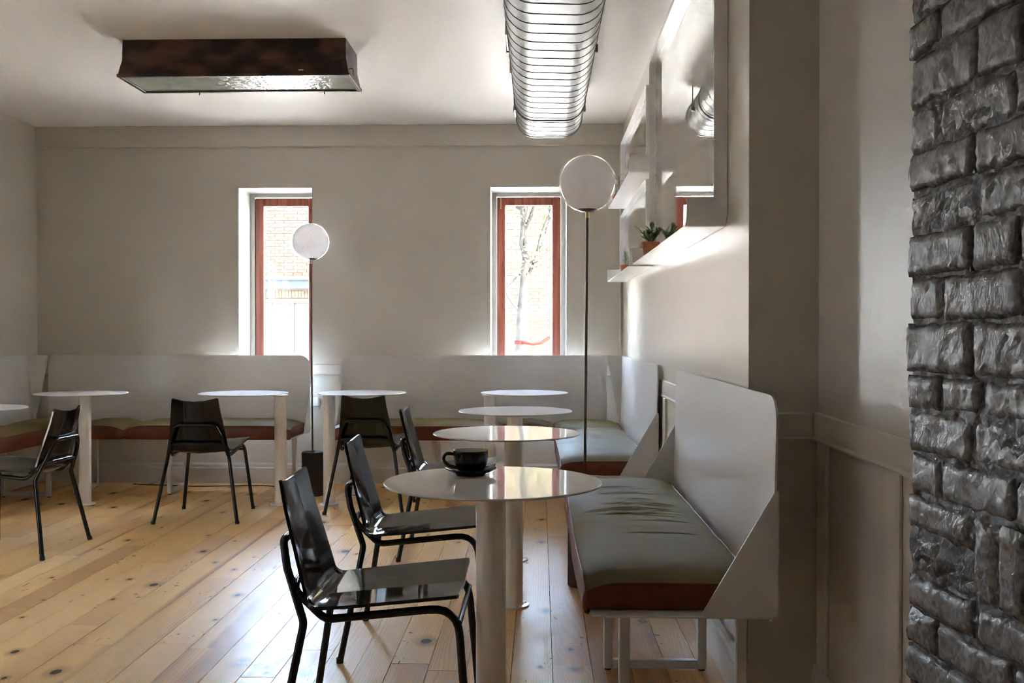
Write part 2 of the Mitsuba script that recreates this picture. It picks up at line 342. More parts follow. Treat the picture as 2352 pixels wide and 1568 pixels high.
# ------------------------------------------------------------------ brick pier
th = math.atan(.107)
BO, BU, BN = np.array([.652, 1.742, 0]), np.array([math.sin(th), -math.cos(th), 0]), np.array([-math.cos(th), -math.sin(th), 0])   # along the wall towards the viewer; outward
BL = 1.25
def pier_pt(u, z, d): return BO + BU * u + BN * d + np.array([0, 0, z])
lines_px = [-40, 62, 145, 262, 358, 450, 542, 640, 740, 855, 936, 1034, 1129, 1212, 1304, 1384, 1469, 1560, 1650]
zl = [HCAM - (y - 765) * 1.742 / FPX for y in lines_px]
while zl[-1] > .06: zl.append(zl[-1] - .0724)
zl[-1] = 0.0
up = [zl[0]]
while up[-1] < ZC - .09: up.append(up[-1] + .0724)
up.append(ZC); zl = up[:0:-1] + zl
nu, nz = 90, 400
uu, zz = np.meshgrid(np.linspace(0, .66, nu), np.linspace(0, ZC, nz), indexing='ij')
P = BO + BU * uu[..., None] + np.array([0, 0, 1]) * zz[..., None]
dd = -.0050 + .012 * (meshkit.fbm(P * 55, 3, 3) - .5) + .012 * (meshkit.fbm(P * 14, 2, 9) - .5)
P = P + BN * dd[..., None]
core = box(0, BL, 0, .19, 0, ZC)
core = moved(core, axes(BO + BN * -.212 + BU * .006, BU, BN, np.array([0, 0, 1])))
pier = thing('brick_pier', 'dark grey painted rough brick pier at the right edge', 'pillar')
labels[pier]['kind'] = 'structure'; labels[pier].pop('category')
front = outward(grid(P)); n0 = front.face_normals.mean(0)
if n0 @ BN < 0: front.invert()
put('mortar', join(front, core), 'mortar_paint', pier, 'dark painted mortar bed', smooth=40)
def brick(u0, u1, z0, z1, seed, tall=False):
    L, Hh, dep = u1 - u0, z1 - z0, .11
    nu, nz = max(5, int(L / .0075)), max(5, int(Hh / .0075))
    a, b = np.meshgrid(np.linspace(0, 1, nu), np.linspace(0, 1, nz), indexing='ij')
    r = np.random.default_rng(seed)
    proud = r.uniform(-.003, .005)
    uu, zz = u0 + a * L, z0 + b * Hh
    e = np.minimum(np.minimum(a, 1 - a) * L, np.minimum(b, 1 - b) * Hh)
    d = proud - .0065 * np.exp(-(e / .0035) ** 1.4)
    Q = np.stack([uu * 1, zz * 0 + seed * 3.1, zz], -1)
    d = d + .008 * (meshkit.fbm(Q * 30, 3, 5) - .5) + .005 * (meshkit.fbm(Q * 95, 2, 6) - .5)
    w = np.exp(-e / .012)
    uu = uu + w * .004 * (meshkit.noise(Q * 60, 11) - .5) * 2; zz = zz + w * .0045 * (meshkit.noise(Q * 42, 12) - .5) * 2
    sag = r.uniform(-.004, .004); zz = zz + sag * (a - .5)
    Pf = BO + BU * uu[..., None] + np.array([0, 0, 1]) * zz[..., None] + BN * d[..., None]
    m = grid(Pf)
    rim = [(i, 0) for i in range(nu)] + [(nu - 1, j) for j in range(1, nz)] + [(i, nz - 1) for i in range(nu - 2, -1, -1)] + [(0, j) for j in range(nz - 2, 0, -1)]
    idx = [i * nz + j for i, j in rim]; V = m.vertices; nb = len(V)
    back = V[idx] - BN * dep
    mid = V[idx] - BN * .012 ; k = len(idx)
    F = m.faces.tolist()
    for i in range(k):
        j = (i + 1) % k
        F += [[idx[j], idx[i], nb + i], [idx[j], nb + i, nb + j], [nb + j, nb + i, nb + k + i], [nb + j, nb + k + i, nb + k + j]]
    m = tm(np.vstack([V, mid, back]), F)
    if m.face_normals[:(nu - 1) * (nz - 1) * 2].mean(0) @ BN < 0: m.invert()
    return m
bs = 0
r2 = np.random.default_rng(21)
soldier_rows = None
for i, z in enumerate(zl):
    if soldier_rows is None and z < HCAM - (1125 - 765) * 1.742 / FPX + .01: soldier_rows = i
for i in range(len(zl) - 1):
    zt, zb = zl[i] - .003, zl[i + 1] + .0035
    if zt - zb < .03: continue
    u = -.006 + r2.uniform(-.006, .006); first = True
    while u < BL - .05:
        L = .100 if (first and i % 2) else (.205 if r2.random() < .8 else .11)
        first = False
        u1 = min(u + L + r2.uniform(-.006, .006), BL)
        bs += 1
        if soldier_rows in (i, i - 1) and u > .085 and u < .5:
            if i == soldier_rows:
                q = u
                while q < .55:
                    put('brick', brick(q, q + .062, zl[i + 2] + .006, zt, 900 + bs), 'brick_paint', pier, smooth=50); q += .074; bs += 1
            u = .56; continue
        put('brick', brick(u, u1, zb, zt, bs), 'brick_paint', pier, smooth=50)
        u = u1 + .009

# ------------------------------------------------------------------ ceiling duct
DX, DZ0, DW, DH, DY1 = .060, 2.452, .430, .250, 6.50
def oval(w, h, n=14):
    r = h / 2; P = []
    for s in (1, -1):
        for a in np.linspace(-90, 90, n): P.append((s * (w / 2 - r) + s * r * math.cos(math.radians(a)), s * r * math.sin(math.radians(a))))
    return np.array(P)
duct = thing('ventilation_duct', 'galvanised flat oval spiral duct hung under the ceiling', 'duct')
ov = oval(DW, DH)
ysd = np.linspace(YB, DY1, 60)
Pd = np.array([[[DX + x, y, DZ0 + DH / 2 + z] for x, z in ov] for y in ysd])
body = grid(Pd, closed_v=True)
endc = np.vstack([Pd[-1], [[DX, DY1, DZ0 + DH / 2]]]); ne = len(ov)
cap = tm(endc, [[ne, i, (i + 1) % ne] for i in range(ne)] + [[ne, (i + 1) % ne, i] for i in range(ne)])
bodym = join(body)
if (bodym.face_normals[:, 2] * (bodym.triangles_center[:, 2] - (DZ0 + DH / 2))).sum() < 0: bodym.invert()
put('body', bodym, 'galvanised', duct, smooth=30)
put('end_cap', cap, 'galvanised', duct, smooth=False)
pitch = .128; path = []; per = np.r_[0, np.cumsum(np.linalg.norm(np.diff(np.vstack([ov, ov[:1]]), axis=0), axis=1))]
nrm = []
for i in range(len(ov)):
    t = ov[(i + 1) % len(ov)] - ov[i - 1]; nn = np.array([t[1], -t[0]]); nn /= np.linalg.norm(nn); nrm.append(nn)
nrm = np.array(nrm)
if (nrm * ov).sum() < 0: nrm = -nrm
y = YB + .05
while y < DY1 - .03:
    for i in range(len(ov)):
        yy = y + pitch * per[i] / per[-1]
        if yy < DY1 - .02: path.append([DX + ov[i, 0] + nrm[i, 0] * .0005, yy, DZ0 + DH / 2 + ov[i, 1] + nrm[i, 1] * .0005])
    y += pitch
put('spiral_seam', tube(path, .0022, 6), 'seam_dark', duct, 'raised spiral seam', smooth=60)
def ring(y0, y1, off):
    Q = []
    for yy, o in ((y0, 0), (y0, off), (y1, off), (y1, 0)):
        Q.append([[DX + p[0] + n_[0] * o, yy, DZ0 + DH / 2 + p[1] + n_[1] * o] for p, n_ in zip(ov, nrm)])
    return outward(grid(np.array(Q), closed_u=True, closed_v=True))
put('collar', ring(5.985, 6.0, .006), 'seam_dark', duct, 'joint collar', smooth=30)
put('end_rim', ring(DY1 - .012, DY1 + .002, .005), 'galvanised', duct, 'rolled end rim', smooth=30)
for yy in (4.55, 5.22, 6.08):
    put('bracket', join(box(DX - DW / 2 - .007, DX - DW / 2 + .004, yy, yy + (.26 if yy < 5 else .08 if yy < 6 else .2), DZ0 + .085, DZ0 + .150, .003)), 'steel_white', duct, 'sheet metal clip', smooth=False)
for yy in (4.9, 6.2):
    for s in (-1, 1):
        put('hanger', join(tube([(DX + s * (DW / 2 + .005), yy, DZ0 + .10), (DX + s * (DW / 2 + .005), yy, ZC)], .003, 6), box(DX + s * (DW / 2 + .005) - .008, DX + s * (DW / 2 + .005) + .008, yy - .012, yy + .012, DZ0 + .10, DZ0 + .14, .002)),
            'seam_dark', duct, 'threaded hanger rod', smooth=False)

# ------------------------------------------------------------------ rusty ceiling light
LX0, LX1, LY0, LY1, LZ = -2.285, -1.030, 5.255, 5.615, 2.552
fix = thing('ceiling_light', 'long rusty steel box light with a glass panel on the ceiling', 'ceiling light')
pro = [(0, LZ), (.002, LZ + .016), (.016, LZ + .085), (.018, ZC)]
P = np.array([[[LX0 + o, LY0 + o, z], [LX1 - o, LY0 + o, z], [LX1 - o, LY1 - o, z], [LX0 + o, LY1 - o, z]] for o, z in pro])
sides = grid(P, closed_v=True)
Pi = P.copy(); ctr = np.array([(LX0 + LX1) / 2, (LY0 + LY1) / 2, 0]);
top = tm(P[-1], [[0, 1, 2], [0, 2, 3]])
hs = join(sides, top)
hc = hs.triangles_center - np.array([ctr[0], ctr[1], (LZ + ZC) / 2])
if (hs.face_normals * hc).sum() < 0: hs.invert()
put('housing', hs, 'rusty_steel', fix, smooth=False)
f_ = .018
put('frame', join(box(LX0 - .006, LX1 + .006, LY0 - .006, LY0 + f_, LZ - .010, LZ + .006, .002), box(LX0 - .006, LX1 + .006, LY1 - f_, LY1 + .006, LZ - .010, LZ + .006, .002),
                  box(LX0 - .006, LX0 + f_, LY0 + f_, LY1 - f_, LZ - .010, LZ + .006, .002), box(LX1 - f_, LX1 + .006, LY0 + f_, LY1 - f_, LZ - .010, LZ + .006, .002)), 'rusty_steel', fix, 'thin steel rim', smooth=False)
put('glass_panel', box(LX0 + f_, LX1 - f_, LY0 + f_, LY1 - f_, LZ - .002, LZ + .004), 'diffuser', fix, 'greenish textured glass panel', smooth=False)
put('latch', tube(fillet([(LX1 - .01, LY0 + .02, LZ + .03), (LX1 + .02, LY0 + .03, LZ + .035), (LX1 + .018, LY0 + .04, LZ - .0)], .01), .002, 6), 'rusty_steel', fix, 'wire latch', smooth=60)
for x in (LX0 + .32, LX1 - .21):
    put('screw', tube([(x, LY1 + .002, LZ - .022), (x, LY1 + .002, LZ - .008)], .003, 6), 'black_tube', fix, smooth=False)
put('tag', box(LX1 - .27, LX1 - .245, LY0 - .002, LY0 + .001, LZ + .018, LZ + .023), 'pole_white', fix, 'small pale tag', smooth=False)

# ------------------------------------------------------------------ benches
def bench_frame(o, eu, ev): return axes(np.asarray(o, float), np.asarray(eu, float), np.asarray(ev, float), np.array([0, 0, 1.0]))
LEAN = .012   # how far the back's foot stands out from its top
ZT, ZBK = .990, .405
def back_v(z): return .014 + LEAN * (ZT - z) / (ZT - .50)
def back_plate(u0, u1, r0, r1):
    """The leaning sheet steel back with rounded free corners."""
    h = ZT - ZBK
    pts = []
    if r0: pts += [(u0, 0), (u0, h - r0)] + [(u0 + r0 - r0 * math.cos(a), h - r0 + r0 * math.sin(a)) for a in np.linspace(0, math.pi / 2, 10)]
    else: pts += [(u0, 0), (u0, h)]
    if r1: pts += [(u1 - r1 + r1 * math.sin(a), h - r1 + r1 * math.cos(a)) for a in np.linspace(0, math.pi / 2, 10)] + [(u1, 0)]
    else: pts += [(u1, h), (u1, 0)]
    m = extrude(sg.Polygon(pts), .006)
    V = m.vertices.copy(); z = ZBK + V[:, 1]
    m.vertices = np.stack([V[:, 0], back_v(z) + V[:, 2], z], 1); return outward(m)
def end_plate(u, s):
    p = sg.Polygon([(.016, .418), (.216, .418), (.022, .748), (.014, .748)]).buffer(-.006).buffer(.006)
    m = extrude(p, .006); V = m.vertices.copy()
    m.vertices = np.stack([u + s * V[:, 2], V[:, 0], V[:, 1]], 1); return outward(m)
def wrinkle(a, b, L, seed, amount):
    r = np.random.default_rng(seed); out = np.zeros_like(a)
    for _ in range(int(26 * amount)):
        c, w, len0, len1 = r.normal(.50, .11), r.uniform(.005, .010), r.uniform(.05, .4), r.uniform(.6, .98)
        cc = c * L + .012 * np.sin(b * r.uniform(2, 5) + r.uniform(0, 6)) + .02 * (b - .5) * r.uniform(-1, 1)
        prof = np.exp(-((a * L - cc) / w) ** 2) - .7 * np.exp(-((a * L - cc - 1.8 * w) / (1.5 * w)) ** 2)
        out += -r.uniform(.0006, .0030) * prof * np.clip((b - len0) / .12, 0, 1) * np.clip((len1 - b) / .2, 0, 1)
    return out
def cushion_meshes(u0, u1, v0, v1, seed, fine=1.0, amount=1.0):
    L, D = u1 - u0, v1 - v0
    nu, nv = int(max(12, L / .014 * fine)), int(max(10, D / .02 * fine))
    ea = lambda n: .5 - .5 * np.cos(np.linspace(0, math.pi, n)) * (1 - .25 * np.abs(np.cos(np.linspace(0, math.pi, n))) ** 0)
    lin = np.linspace(0, 1, nu); a1 = np.clip(lin, 0, 1)
    a1 = np.r_[0, .004, .012, .022, np.linspace(.035, .965, nu), .978, .988, .996, 1]
    b1 = np.r_[0, .012, .03, .055, np.linspace(.085, .915, nv), .945, .97, .988, 1]
    a, b = np.meshgrid(a1, b1, indexing='ij')
    e1, e2 = np.minimum(a, 1 - a) * L, np.minimum(b, 1 - b) * D
    z = .468 + .034 * (1 - np.exp(-(e1 / .055) ** 1.25)) + .020 * (1 - np.exp(-(e2 / .035) ** 1.3))
    z = z + .012 * np.sin(math.pi * a) * np.sin(math.pi * b)
    Q = np.stack([a * L * 3 + seed * 7.7, b * D * 3, 0 * a], -1)
    z = z + .008 * (meshkit.fbm(Q, 2, seed) - .5)
    if amount: z = z + wrinkle(a, b, L, seed + 5, amount) * np.clip(e1 / .05, 0, 1) * np.clip(e2 / .03, 0, 1)
    wob = lambda s: .005 * (meshkit.noise(np.stack([a * L * 7, b * D * 7, a * 0 + seed], -1), s) - .5)
    # the front of the cushion bows out a little
    v = v0 + b * D + .012 * np.clip(b - .8, 0, 1) / .2 * np.sin(math.pi * a) ** .5 + wob(1)
    u = u0 + a * L + wob(2)
    top = grid(np.stack([u, v, z], -1)); n, k = a.shape
    if top.face_normals[:, 2].mean() < 0: top.invert()
    rim = [(i, 0) for i in range(n)] + [(n - 1, j) for j in range(1, k)] + [(i, k - 1) for i in range(n - 2, -1, -1)] + [(0, j) for j in range(k - 2, 0, -1)]
    rim = np.array(rim); R = np.stack([u, v, z], -1)[rim[:, 0], rim[:, 1]]
    c = np.array([(u0 + u1) / 2, (v0 + v1) / 2, 0])
    out = np.stack([np.where(rim[:, 0] == 0, -1, 0) + np.where(rim[:, 0] == n - 1, 1, 0), np.where(rim[:, 1] == 0, -1, 0) + np.where(rim[:, 1] == k - 1, 1, 0), 0 * rim[:, 0]], 1).astype(float)
    rows = []
    for q, bulge in ((0, 0), (.12, .005), (.35, .009), (.65, .008), (.9, .003), (1, -.006)):
        W = R.copy(); wv = .004 * (meshkit.noise(R * 16 + seed, 4) - .5)
        front = (rim[:, 1] == k - 1) * .014 * q
        W[:, 2] = R[:, 2] + (.420 - R[:, 2]) * q - front
        rows.append(W + out * (bulge + wv[:, None] * (q > 0)))
    band = grid(np.array(rows), closed_v=True)
    bott = np.vstack([rows[-1], [[c[0], c[1], .420]]]); kk = len(R)
    bm = tm(bott, [[kk, i, (i + 1) % kk] for i in range(kk)])
    band = join(band, bm)
    # orient outward
    cen = band.triangles_center - np.array([c[0], c[1], .45])
    side = np.abs(band.face_normals[:, 2]) < .7
    if (band.face_normals[side] * cen[side])[:, :2].sum() < 0: band.invert()
    pip = np.array([p for p in R[::2]] + [R[0]]) + np.array([0, 0, .0015])
    return top, band, tube(pip, .0024, 6, caps=False)
def bench(label, o, eu, ev, u0, u1, ends, rounds, cushions, frames, seat=None, fine=1.0, amount=1.0):
    A = bench_frame(o, eu, ev); key = thing('bench', label, 'bench', 'white steel benches with leather cushions')
    put('back', moved(back_plate(u0, u1, *rounds), A), 'steel_white', key, smooth=False)
    for u, s in ends: put('end_plate', moved(end_plate(u, s), A), 'steel_white', key, 'triangular end plate', smooth=False)
    s0, s1 = seat or (u0, u1)
    put('seat_pan', moved(box(s0 + .004, s1 - .004, back_v(.41), .50, .411, .418, .002), A), 'steel_white', key, smooth=False)
    for i, (c0, c1) in enumerate(cushions):
        top, band, pip = [moved(x, A) for x in cushion_meshes(c0 + .004, c1 - .004, .066, .512, len(label) + i * 3, fine, amount)]
        # outward() only fixes closed meshes; mirror frames flip the open ones
        if np.linalg.det(A[:3, :3]) < 0:
            pass
        if top.face_normals[:, 2].mean() < 0: top.invert()
        cen = band.triangles_center - band.vertices.mean(0); sd = np.abs(band.face_normals[:, 2]) < .7
        if (band.face_normals[sd] * cen[sd])[:, :2].sum() < 0: band.invert()
        ck = put('cushion', top, 'olive_leather', key, 'olive leather cushion top', smooth=True)
        put('side_band', band, 'brown_leather', ck, 'brown leather cushion side', smooth=35)
        put('piping', pip, 'brown_leather', ck, 'stitched edge piping', smooth=True)
    h = .015
    for u in frames:
        for a, b, c, d in ((.064, .094, .006, .411), (.385, .415, .006, .411)):
            put('leg', moved(box(u - h, u + h, a, b, .03 if False else c, d, .003), A), 'steel_white', key, smooth=False)
        put('foot_bar', moved(box(u - h + .0005, u + h - .0005, .094, .385, .006, .036, .003), A), 'steel_white', key, smooth=False)
        put('glide', moved(join(*[trimesh.creation.cylinder(.012, .006, sections=10).apply_translation((u, v, .003)) for v in (.079, .40)]), A), 'black_tube', key, 'small foot glides', smooth=False)
    return key
def corner_filler(key, A, B, foot):
    """Upright triangular plate that closes the corner between two leaning backs: A, B at the top, foot below."""
    A, B, F0 = np.array([*A, ZT]), np.array([*B, ZT]), np.array([*foot, .46])
    n = np.cross(B - A, F0 - A); n /= np.linalg.norm(n)
    V = np.array([A, B, F0, A + n * .004, B + n * .004, F0 + n * .004])
    m = tm(V, [[0, 2, 1], [3, 4, 5], [0, 1, 4], [0, 4, 3], [1, 2, 5], [1, 5, 4], [2, 0, 3], [2, 3, 5]]); trimesh.repair.fix_normals(m)
    put('corner_plate', outward(m), 'steel_white', key, 'narrow triangular corner plate', smooth=False)
b1 = bench('white steel bench with a wrinkled olive cushion in the right foreground', (.634, 0, 0), (0, 1, 0), (-1, 0, 0), 2.555, 4.43, [(2.555, 1), (4.43, -1)], (.075, .02), [(2.60, 4.40)], [2.72, 3.37, 4.28], fine=2.4, amount=1.5)
b2 = bench('white steel bench on the right wall between the foreground bench and the far corner', (.625, 0, 0), (0, 1, 0), (-1, 0, 0), 5.05, 7.22, [(5.05, 1)], (.07, 0), [(5.078, 6.70), (6.70, 7.265)], [5.2, 6.1, 6.9], seat=(5.05, 7.26), amount=.9)
b3 = bench('long white steel bench under the tree window on the far wall', (0, 7.335, 0), (1, 0, 0), (0, -1, 0), -1.497, .50, [(-1.497, 1)], (.085, 0), [(-1.475, -.26), (-.26, .112)], [-1.32, -.75, -.14], seat=(-1.49, .11), amount=.5)
b4 = bench('white steel bench on the far wall, left of the left globe lamp', (0, 7.335, 0), (1, 0, 0), (0, -1, 0), -3.72, -1.725, [(-1.725, -1)], (0, .085), [(-3.34, -2.93), (-2.93, -1.745)], [-1.83, -2.65, -3.33], seat=(-3.34, -1.73), amount=.5)
b5 = bench('white steel bench running along the left wall into the corner', (-3.86, 0, 0), (0, 1, 0), (1, 0, 0), 4.9, 7.24, [], (.07, 0), [(4.92, 6.75), (6.75, 7.265)], [5.1, 6.0, 6.8], seat=(4.9, 7.26), amount=.6)
corner_filler(b3, (.50, 7.320), (.610, 7.225), (.592, 7.308))
corner_filler(b4, (-3.72, 7.320), (-3.845, 7.235), (-3.825, 7.308))

# ------------------------------------------------------------------ tables
def table(label, top, pole, D=.605):
    key = thing('cafe_table', label, 'table', 'round white cafe tables')
    R, zt = D / 2, .745
    prof = [(0, zt - .006), (R - .003, zt - .006), (R - .0008, zt - .0045), (R, zt - .003), (R - .0008, zt - .0012), (R - .003, zt), (0, zt)]
    put('tabletop', moved(lathe(prof, 96), rotz(0, (*top, 0))), 'table_white', key, smooth=40)
    r = .040
    put('pole', moved(lathe([(0, .006), (r, .006), (r, zt - .016), (r + .006, zt - .013), (r + .012, zt - .008), (r + .012, zt - .006), (0, zt - .006)], 48), rotz(0, (*pole, 0))), 'pole_white', key, smooth=40)
    fl = put('base_flange', moved(lathe([(0, 0), (.066, 0), (.067, .003), (.066, .008), (r + .006, .009), (r + .001, .014), (0, .014)], 48), rotz(0, (*pole, 0))), 'pole_white', key, smooth=40)
    for a in (20, 110, 200, 290):
        put('bolt', moved(lathe([(0, .008), (.005, .008), (.005, .0115), (.003, .013), (0, .013)], 6), rotz(0, (pole[0] + .054 * math.cos(math.radians(a)), pole[1] + .054 * math.sin(math.radians(a)), 0))), 'spoon_steel', fl, smooth=False)
    return key
table('round white table in the foreground with the coffee cup on it', (-.130, 2.715), (-.130, 2.60))
table('round white table beside the foreground bench, second from the viewer', (-.138, 4.041), (-.112, 4.147))
table('round white table third from the viewer in the right hand row', (-.131, 5.20), (-.127, 4.98))
table('small looking round white table farthest back under the tree window', (-.109, 6.79), (-.338, 6.62))
table('round white table just right of the left globe lamp, before the far bench', (-1.229, 6.74), (-1.42, 6.56))
table('round white table just left of the left globe lamp, before the far bench', (-2.034, 6.67), (-1.75, 6.56))
table('round white table in front of the far left corner of the benches', (-3.147, 6.64), (-3.073, 6.53))
table('round white table cut off by the left edge of the photo', (-3.135, 5.274), (-3.2, 5.274))

# ------------------------------------------------------------------ chairs
def chair_parts():
    # side profile (y forward, z): seat front -> seat rear -> bend -> back top
    lean = math.radians(15.5)
    S0, S1 = np.array([.205, .462]), np.array([-.205, .420])
    up = np.array([-math.sin(lean), math.cos(lean)])
    
    prof = [S0 + (S1 - S0) * t for t in (0, .03, .35, .7)]
    prof += list(fillet([S0 + (S1 - S0) * .7, S1, S1 + up * .14], [.050], 22)[1:-1])
    prof += [S1 + up * t for t in (.14, .20, .27, .320, .335)]
    prof = np.array(prof); seg = np.r_[0, np.cumsum(np.linalg.norm(np.diff(prof, axis=0), axis=1))]; s = seg / seg[-1]
    tan = np.gradient(prof, axis=0); tan /= np.linalg.norm(tan, axis=1, keepdims=True)
    nor = np.stack([tan[:, 1], -tan[:, 0]], 1)
    ib = int(np.argmin(np.linalg.norm(prof - S1, axis=1))); sb = s[ib]
    nor = np.where((nor @ np.array([.6, .8]))[:, None] < 0, -nor, nor)
    width = np.interp(s, [0, .03, sb - .12, sb - .02, sb + .05, sb + .2, 1], [.424, .430, .418, .392, .352, .330, .276])
    isback = np.clip((s - sb) / .12 + .5, 0, 1)
    ts = np.array([-1, -.96, -.45, 0, .45, .96, 1])
    lift_seat = np.array([.016, .0154, .0072, 0, .0072, .0154, .016]); lift_back = np.array([.020, .019, .003, .0, .003, .019, .020])
    th = .009
    def surf(off):
        P = np.zeros((len(s), len(ts), 3))
        for i in range(len(s)):
            lift = lift_seat * (1 - isback[i]) + lift_back * isback[i]
            for j, t in enumerate(ts):
                yz = prof[i] + nor[i] * (lift[j] + off)
                z = yz[1] + (.016 * abs(t) ** 2 if i >= len(s) - 2 else 0)
                P[i, j] = (t * width[i] / 2, yz[0], z)
        # round the four outer corners
        for i, k in ((0, 1), (len(s) - 1, len(s) - 2)):
            for j in (0, len(ts) - 1): P[i, j] = P[i, j] * .5 + P[k, j] * .3 + P[i, (1 if j == 0 else len(ts) - 2)] * .2
        return P
    A, B = surf(0), surf(-th)
    n, k = A.shape[:2]; ga, gb = grid(A), grid(B)
    F = ga.faces.tolist() + [[f[0] + n * k, f[2] + n * k, f[1] + n * k] for f in gb.faces.tolist()]
    rim = [(i, 0) for i in range(n)] + [(n - 1, j) for j in range(1, k)] + [(i, k - 1) for i in range(n - 2, -1, -1)] + [(0, j) for j in range(k - 2, 0, -1)]
    idx = [i * k + j for i, j in rim]
    for q in range(len(idx)):
        a, b = idx[q], idx[(q + 1) % len(idx)]
        F += [[b, a, a + n * k], [b, a + n * k, b + n * k]]
    shell = tm(np.vstack([A.reshape(-1, 3), B.reshape(-1, 3)]), F); trimesh.repair.fix_normals(shell); shell = outward(shell)
    r = .0108
    def by(z): return -.205 - (z - .420) * math.tan(lean)
    g = .022
    half = [(.252, -.275, .004), (.186, by(.41) - .002, .395), (.150, by(.53) - g, .53), (.118, by(.598) - g, .598)]
    pathA = fillet(half + [(-x, y, z) for x, y, z in half[::-1]], [.05, .06, .035, .035, .06, .05])
    rear = tube(pathA, r, 12)
    seatz = lambda y: .462 + (y - .205) * (.042 / .41) - .020
    half = [(.226, .236, .004), (.176, .200, seatz(.2) - .004), (.176, -.150, seatz(-.15) - .004), (.165, -.232, .475), (.10, -.246, .482)]
    pathB = fillet(half + [(-x, y, z) for x, y, z in half[::-1]], [.075, .05, .03, .03, .03, .03, .05, .075])
    frontf = tube(pathB, r, 12)
    bar = tube([(-.186, .205, .398), (.186, .205, .398)], .0075, 10)
    feet = [tube([(x, y, 0.0), (x, y, .018)], .0125, 10) for x, y in ((.253, -.2755), (-.253, -.2755), (.2265, .2365), (-.2265, .2365))]
    pads = [moved(trimesh.creation.cylinder(.010, .012, sections=10), rotz(0, (x, y, seatz(y) + .008))) for x in (-.176, .176) for y in (-.08, .12)]
    return shell, rear, frontf, bar, feet, pads
CH = [mikit.ply(CHP, 'mat_' + mt, smooth=sm) for CHP, mt, sm in zip((lambda c: [c[0], c[1], c[2], c[3], *c[4]])(chair_parts()), ['black_gloss', 'black_tube', 'black_tube', 'black_tube'] + ['black_cord'] * 4, [5, 40, 40, 40] + [40] * 4)]
def chair(label, x, y, face):
    """face: heading in degrees, 0 = towards the far wall, -90 = to the right."""
    key = thing('dining_chair', label, 'chair', 'black lacquered cafe chairs')
    w = T().translate([x, y, 0]).rotate([0, 0, 1], face)
    for nm, d, lb in zip(['shell', 'rear_frame', 'front_frame', 'cross_bar', 'foot', 'foot', 'foot', 'foot'], CH, ['folded glossy seat and back shell', 'rear leg tube', 'front leg tube', None, None, None, None, None]):
        k = fresh(key + '__' + nm); scene[k] = {**d, 'to_world': w}
        if lb: labels[k] = {'label': lb}
chair('glossy black chair nearest the viewer, pulled up to the coffee table', -.415, 2.735, -90)
chair('glossy black chair second from the viewer, behind the nearest one', -.425, 3.66, -90)
chair('black chair third from the viewer, seen almost edge on', -.44, 5.18, -90)
chair('black chair with its back to the viewer, beside the left globe lamp base', -1.10, 6.45, -4)
chair('black chair with its back to the viewer, standing alone between two far tables', -2.10, 6.14, 3)
chair('black chair at the left edge turned towards the left wall', -2.80, 5.16, 89)

# ------------------------------------------------------------------ globe floor lamps
def globe_lamp(label, x, y, zc, lean, cord=None):
    key = thing('globe_lamp', label, 'floor lamp', 'globe floor lamps')
    W = rotz(0, (x, y, 0)); hx, hy = lean
    b = put('base', moved(lathe([(0, 0), (.074, 0), (.077, .003), (.077, .306), (.074, .310), (0, .310)], 48), W), 'base_dark', key, 'dark cylinder base', smooth=40)
    put('collar', moved(lathe([(0, .309), (.012, .309), (.012, .318), (.006, .322), (0, .322)], 20), W), 'bronze', key, smooth=40)
    R = .131
    top = zc - R + .004
    put('pole', tube([(x, y, .315), (x + hx, y + hy, top)], .0062, 12), 'bronze', key, smooth=40)
    gx, gy = x + hx, y + hy
    put('socket', moved(lathe([(0, top - .030), (.009, top - .030), (.010, top - .002), (.0, top - .002)], 24), rotz(0, (gx, gy, 0))), 'brass', key, 'brass neck', smooth=40)
    put('cap', moved(lathe([(0, top - .004), (.030, top - .002), (.046, top + .006), (.047, top + .009), (0, top + .009)], 32), rotz(0, (gx, gy, 0))), 'bronze', key, 'dark cap under the globe', smooth=40)
    for nm, rr, mt, lb in (('globe', R - .005, 'opal', 'round milk glass globe'), ('glass_shell', R, 'glass_pane', 'clear outer glass of the globe')):
        prof = [(rr * math.sin(a), zc - rr * math.cos(a)) for a in np.linspace(math.radians(21.5), math.pi, 40)]
        prof[-1] = (0, zc + rr)
        put(nm, moved(lathe(prof, 72), rotz(0, (gx, gy, 0))), mt, key, lb, smooth=60)
    if cord is not None: put('power_cord', tube(fillet(cord, .1), .0035, 6), 'black_cord', None, 'thin black power cord lying along the far baseboard', 'cord', smooth=60)
    return key
globe_lamp('globe floor lamp standing before the left window on a dark cylinder base', -1.62, 6.935, 1.806, (-.012, 0),
           [(-1.66, 6.99, .008), (-1.75, 7.2, .005), (-2.1, 7.34, .005), (-2.6, 7.28, .005), (-3.1, 7.38, .005)])
globe_lamp('globe floor lamp standing beside the foreground bench, larger in view', .205, 4.50, 1.840, (.012, 0))

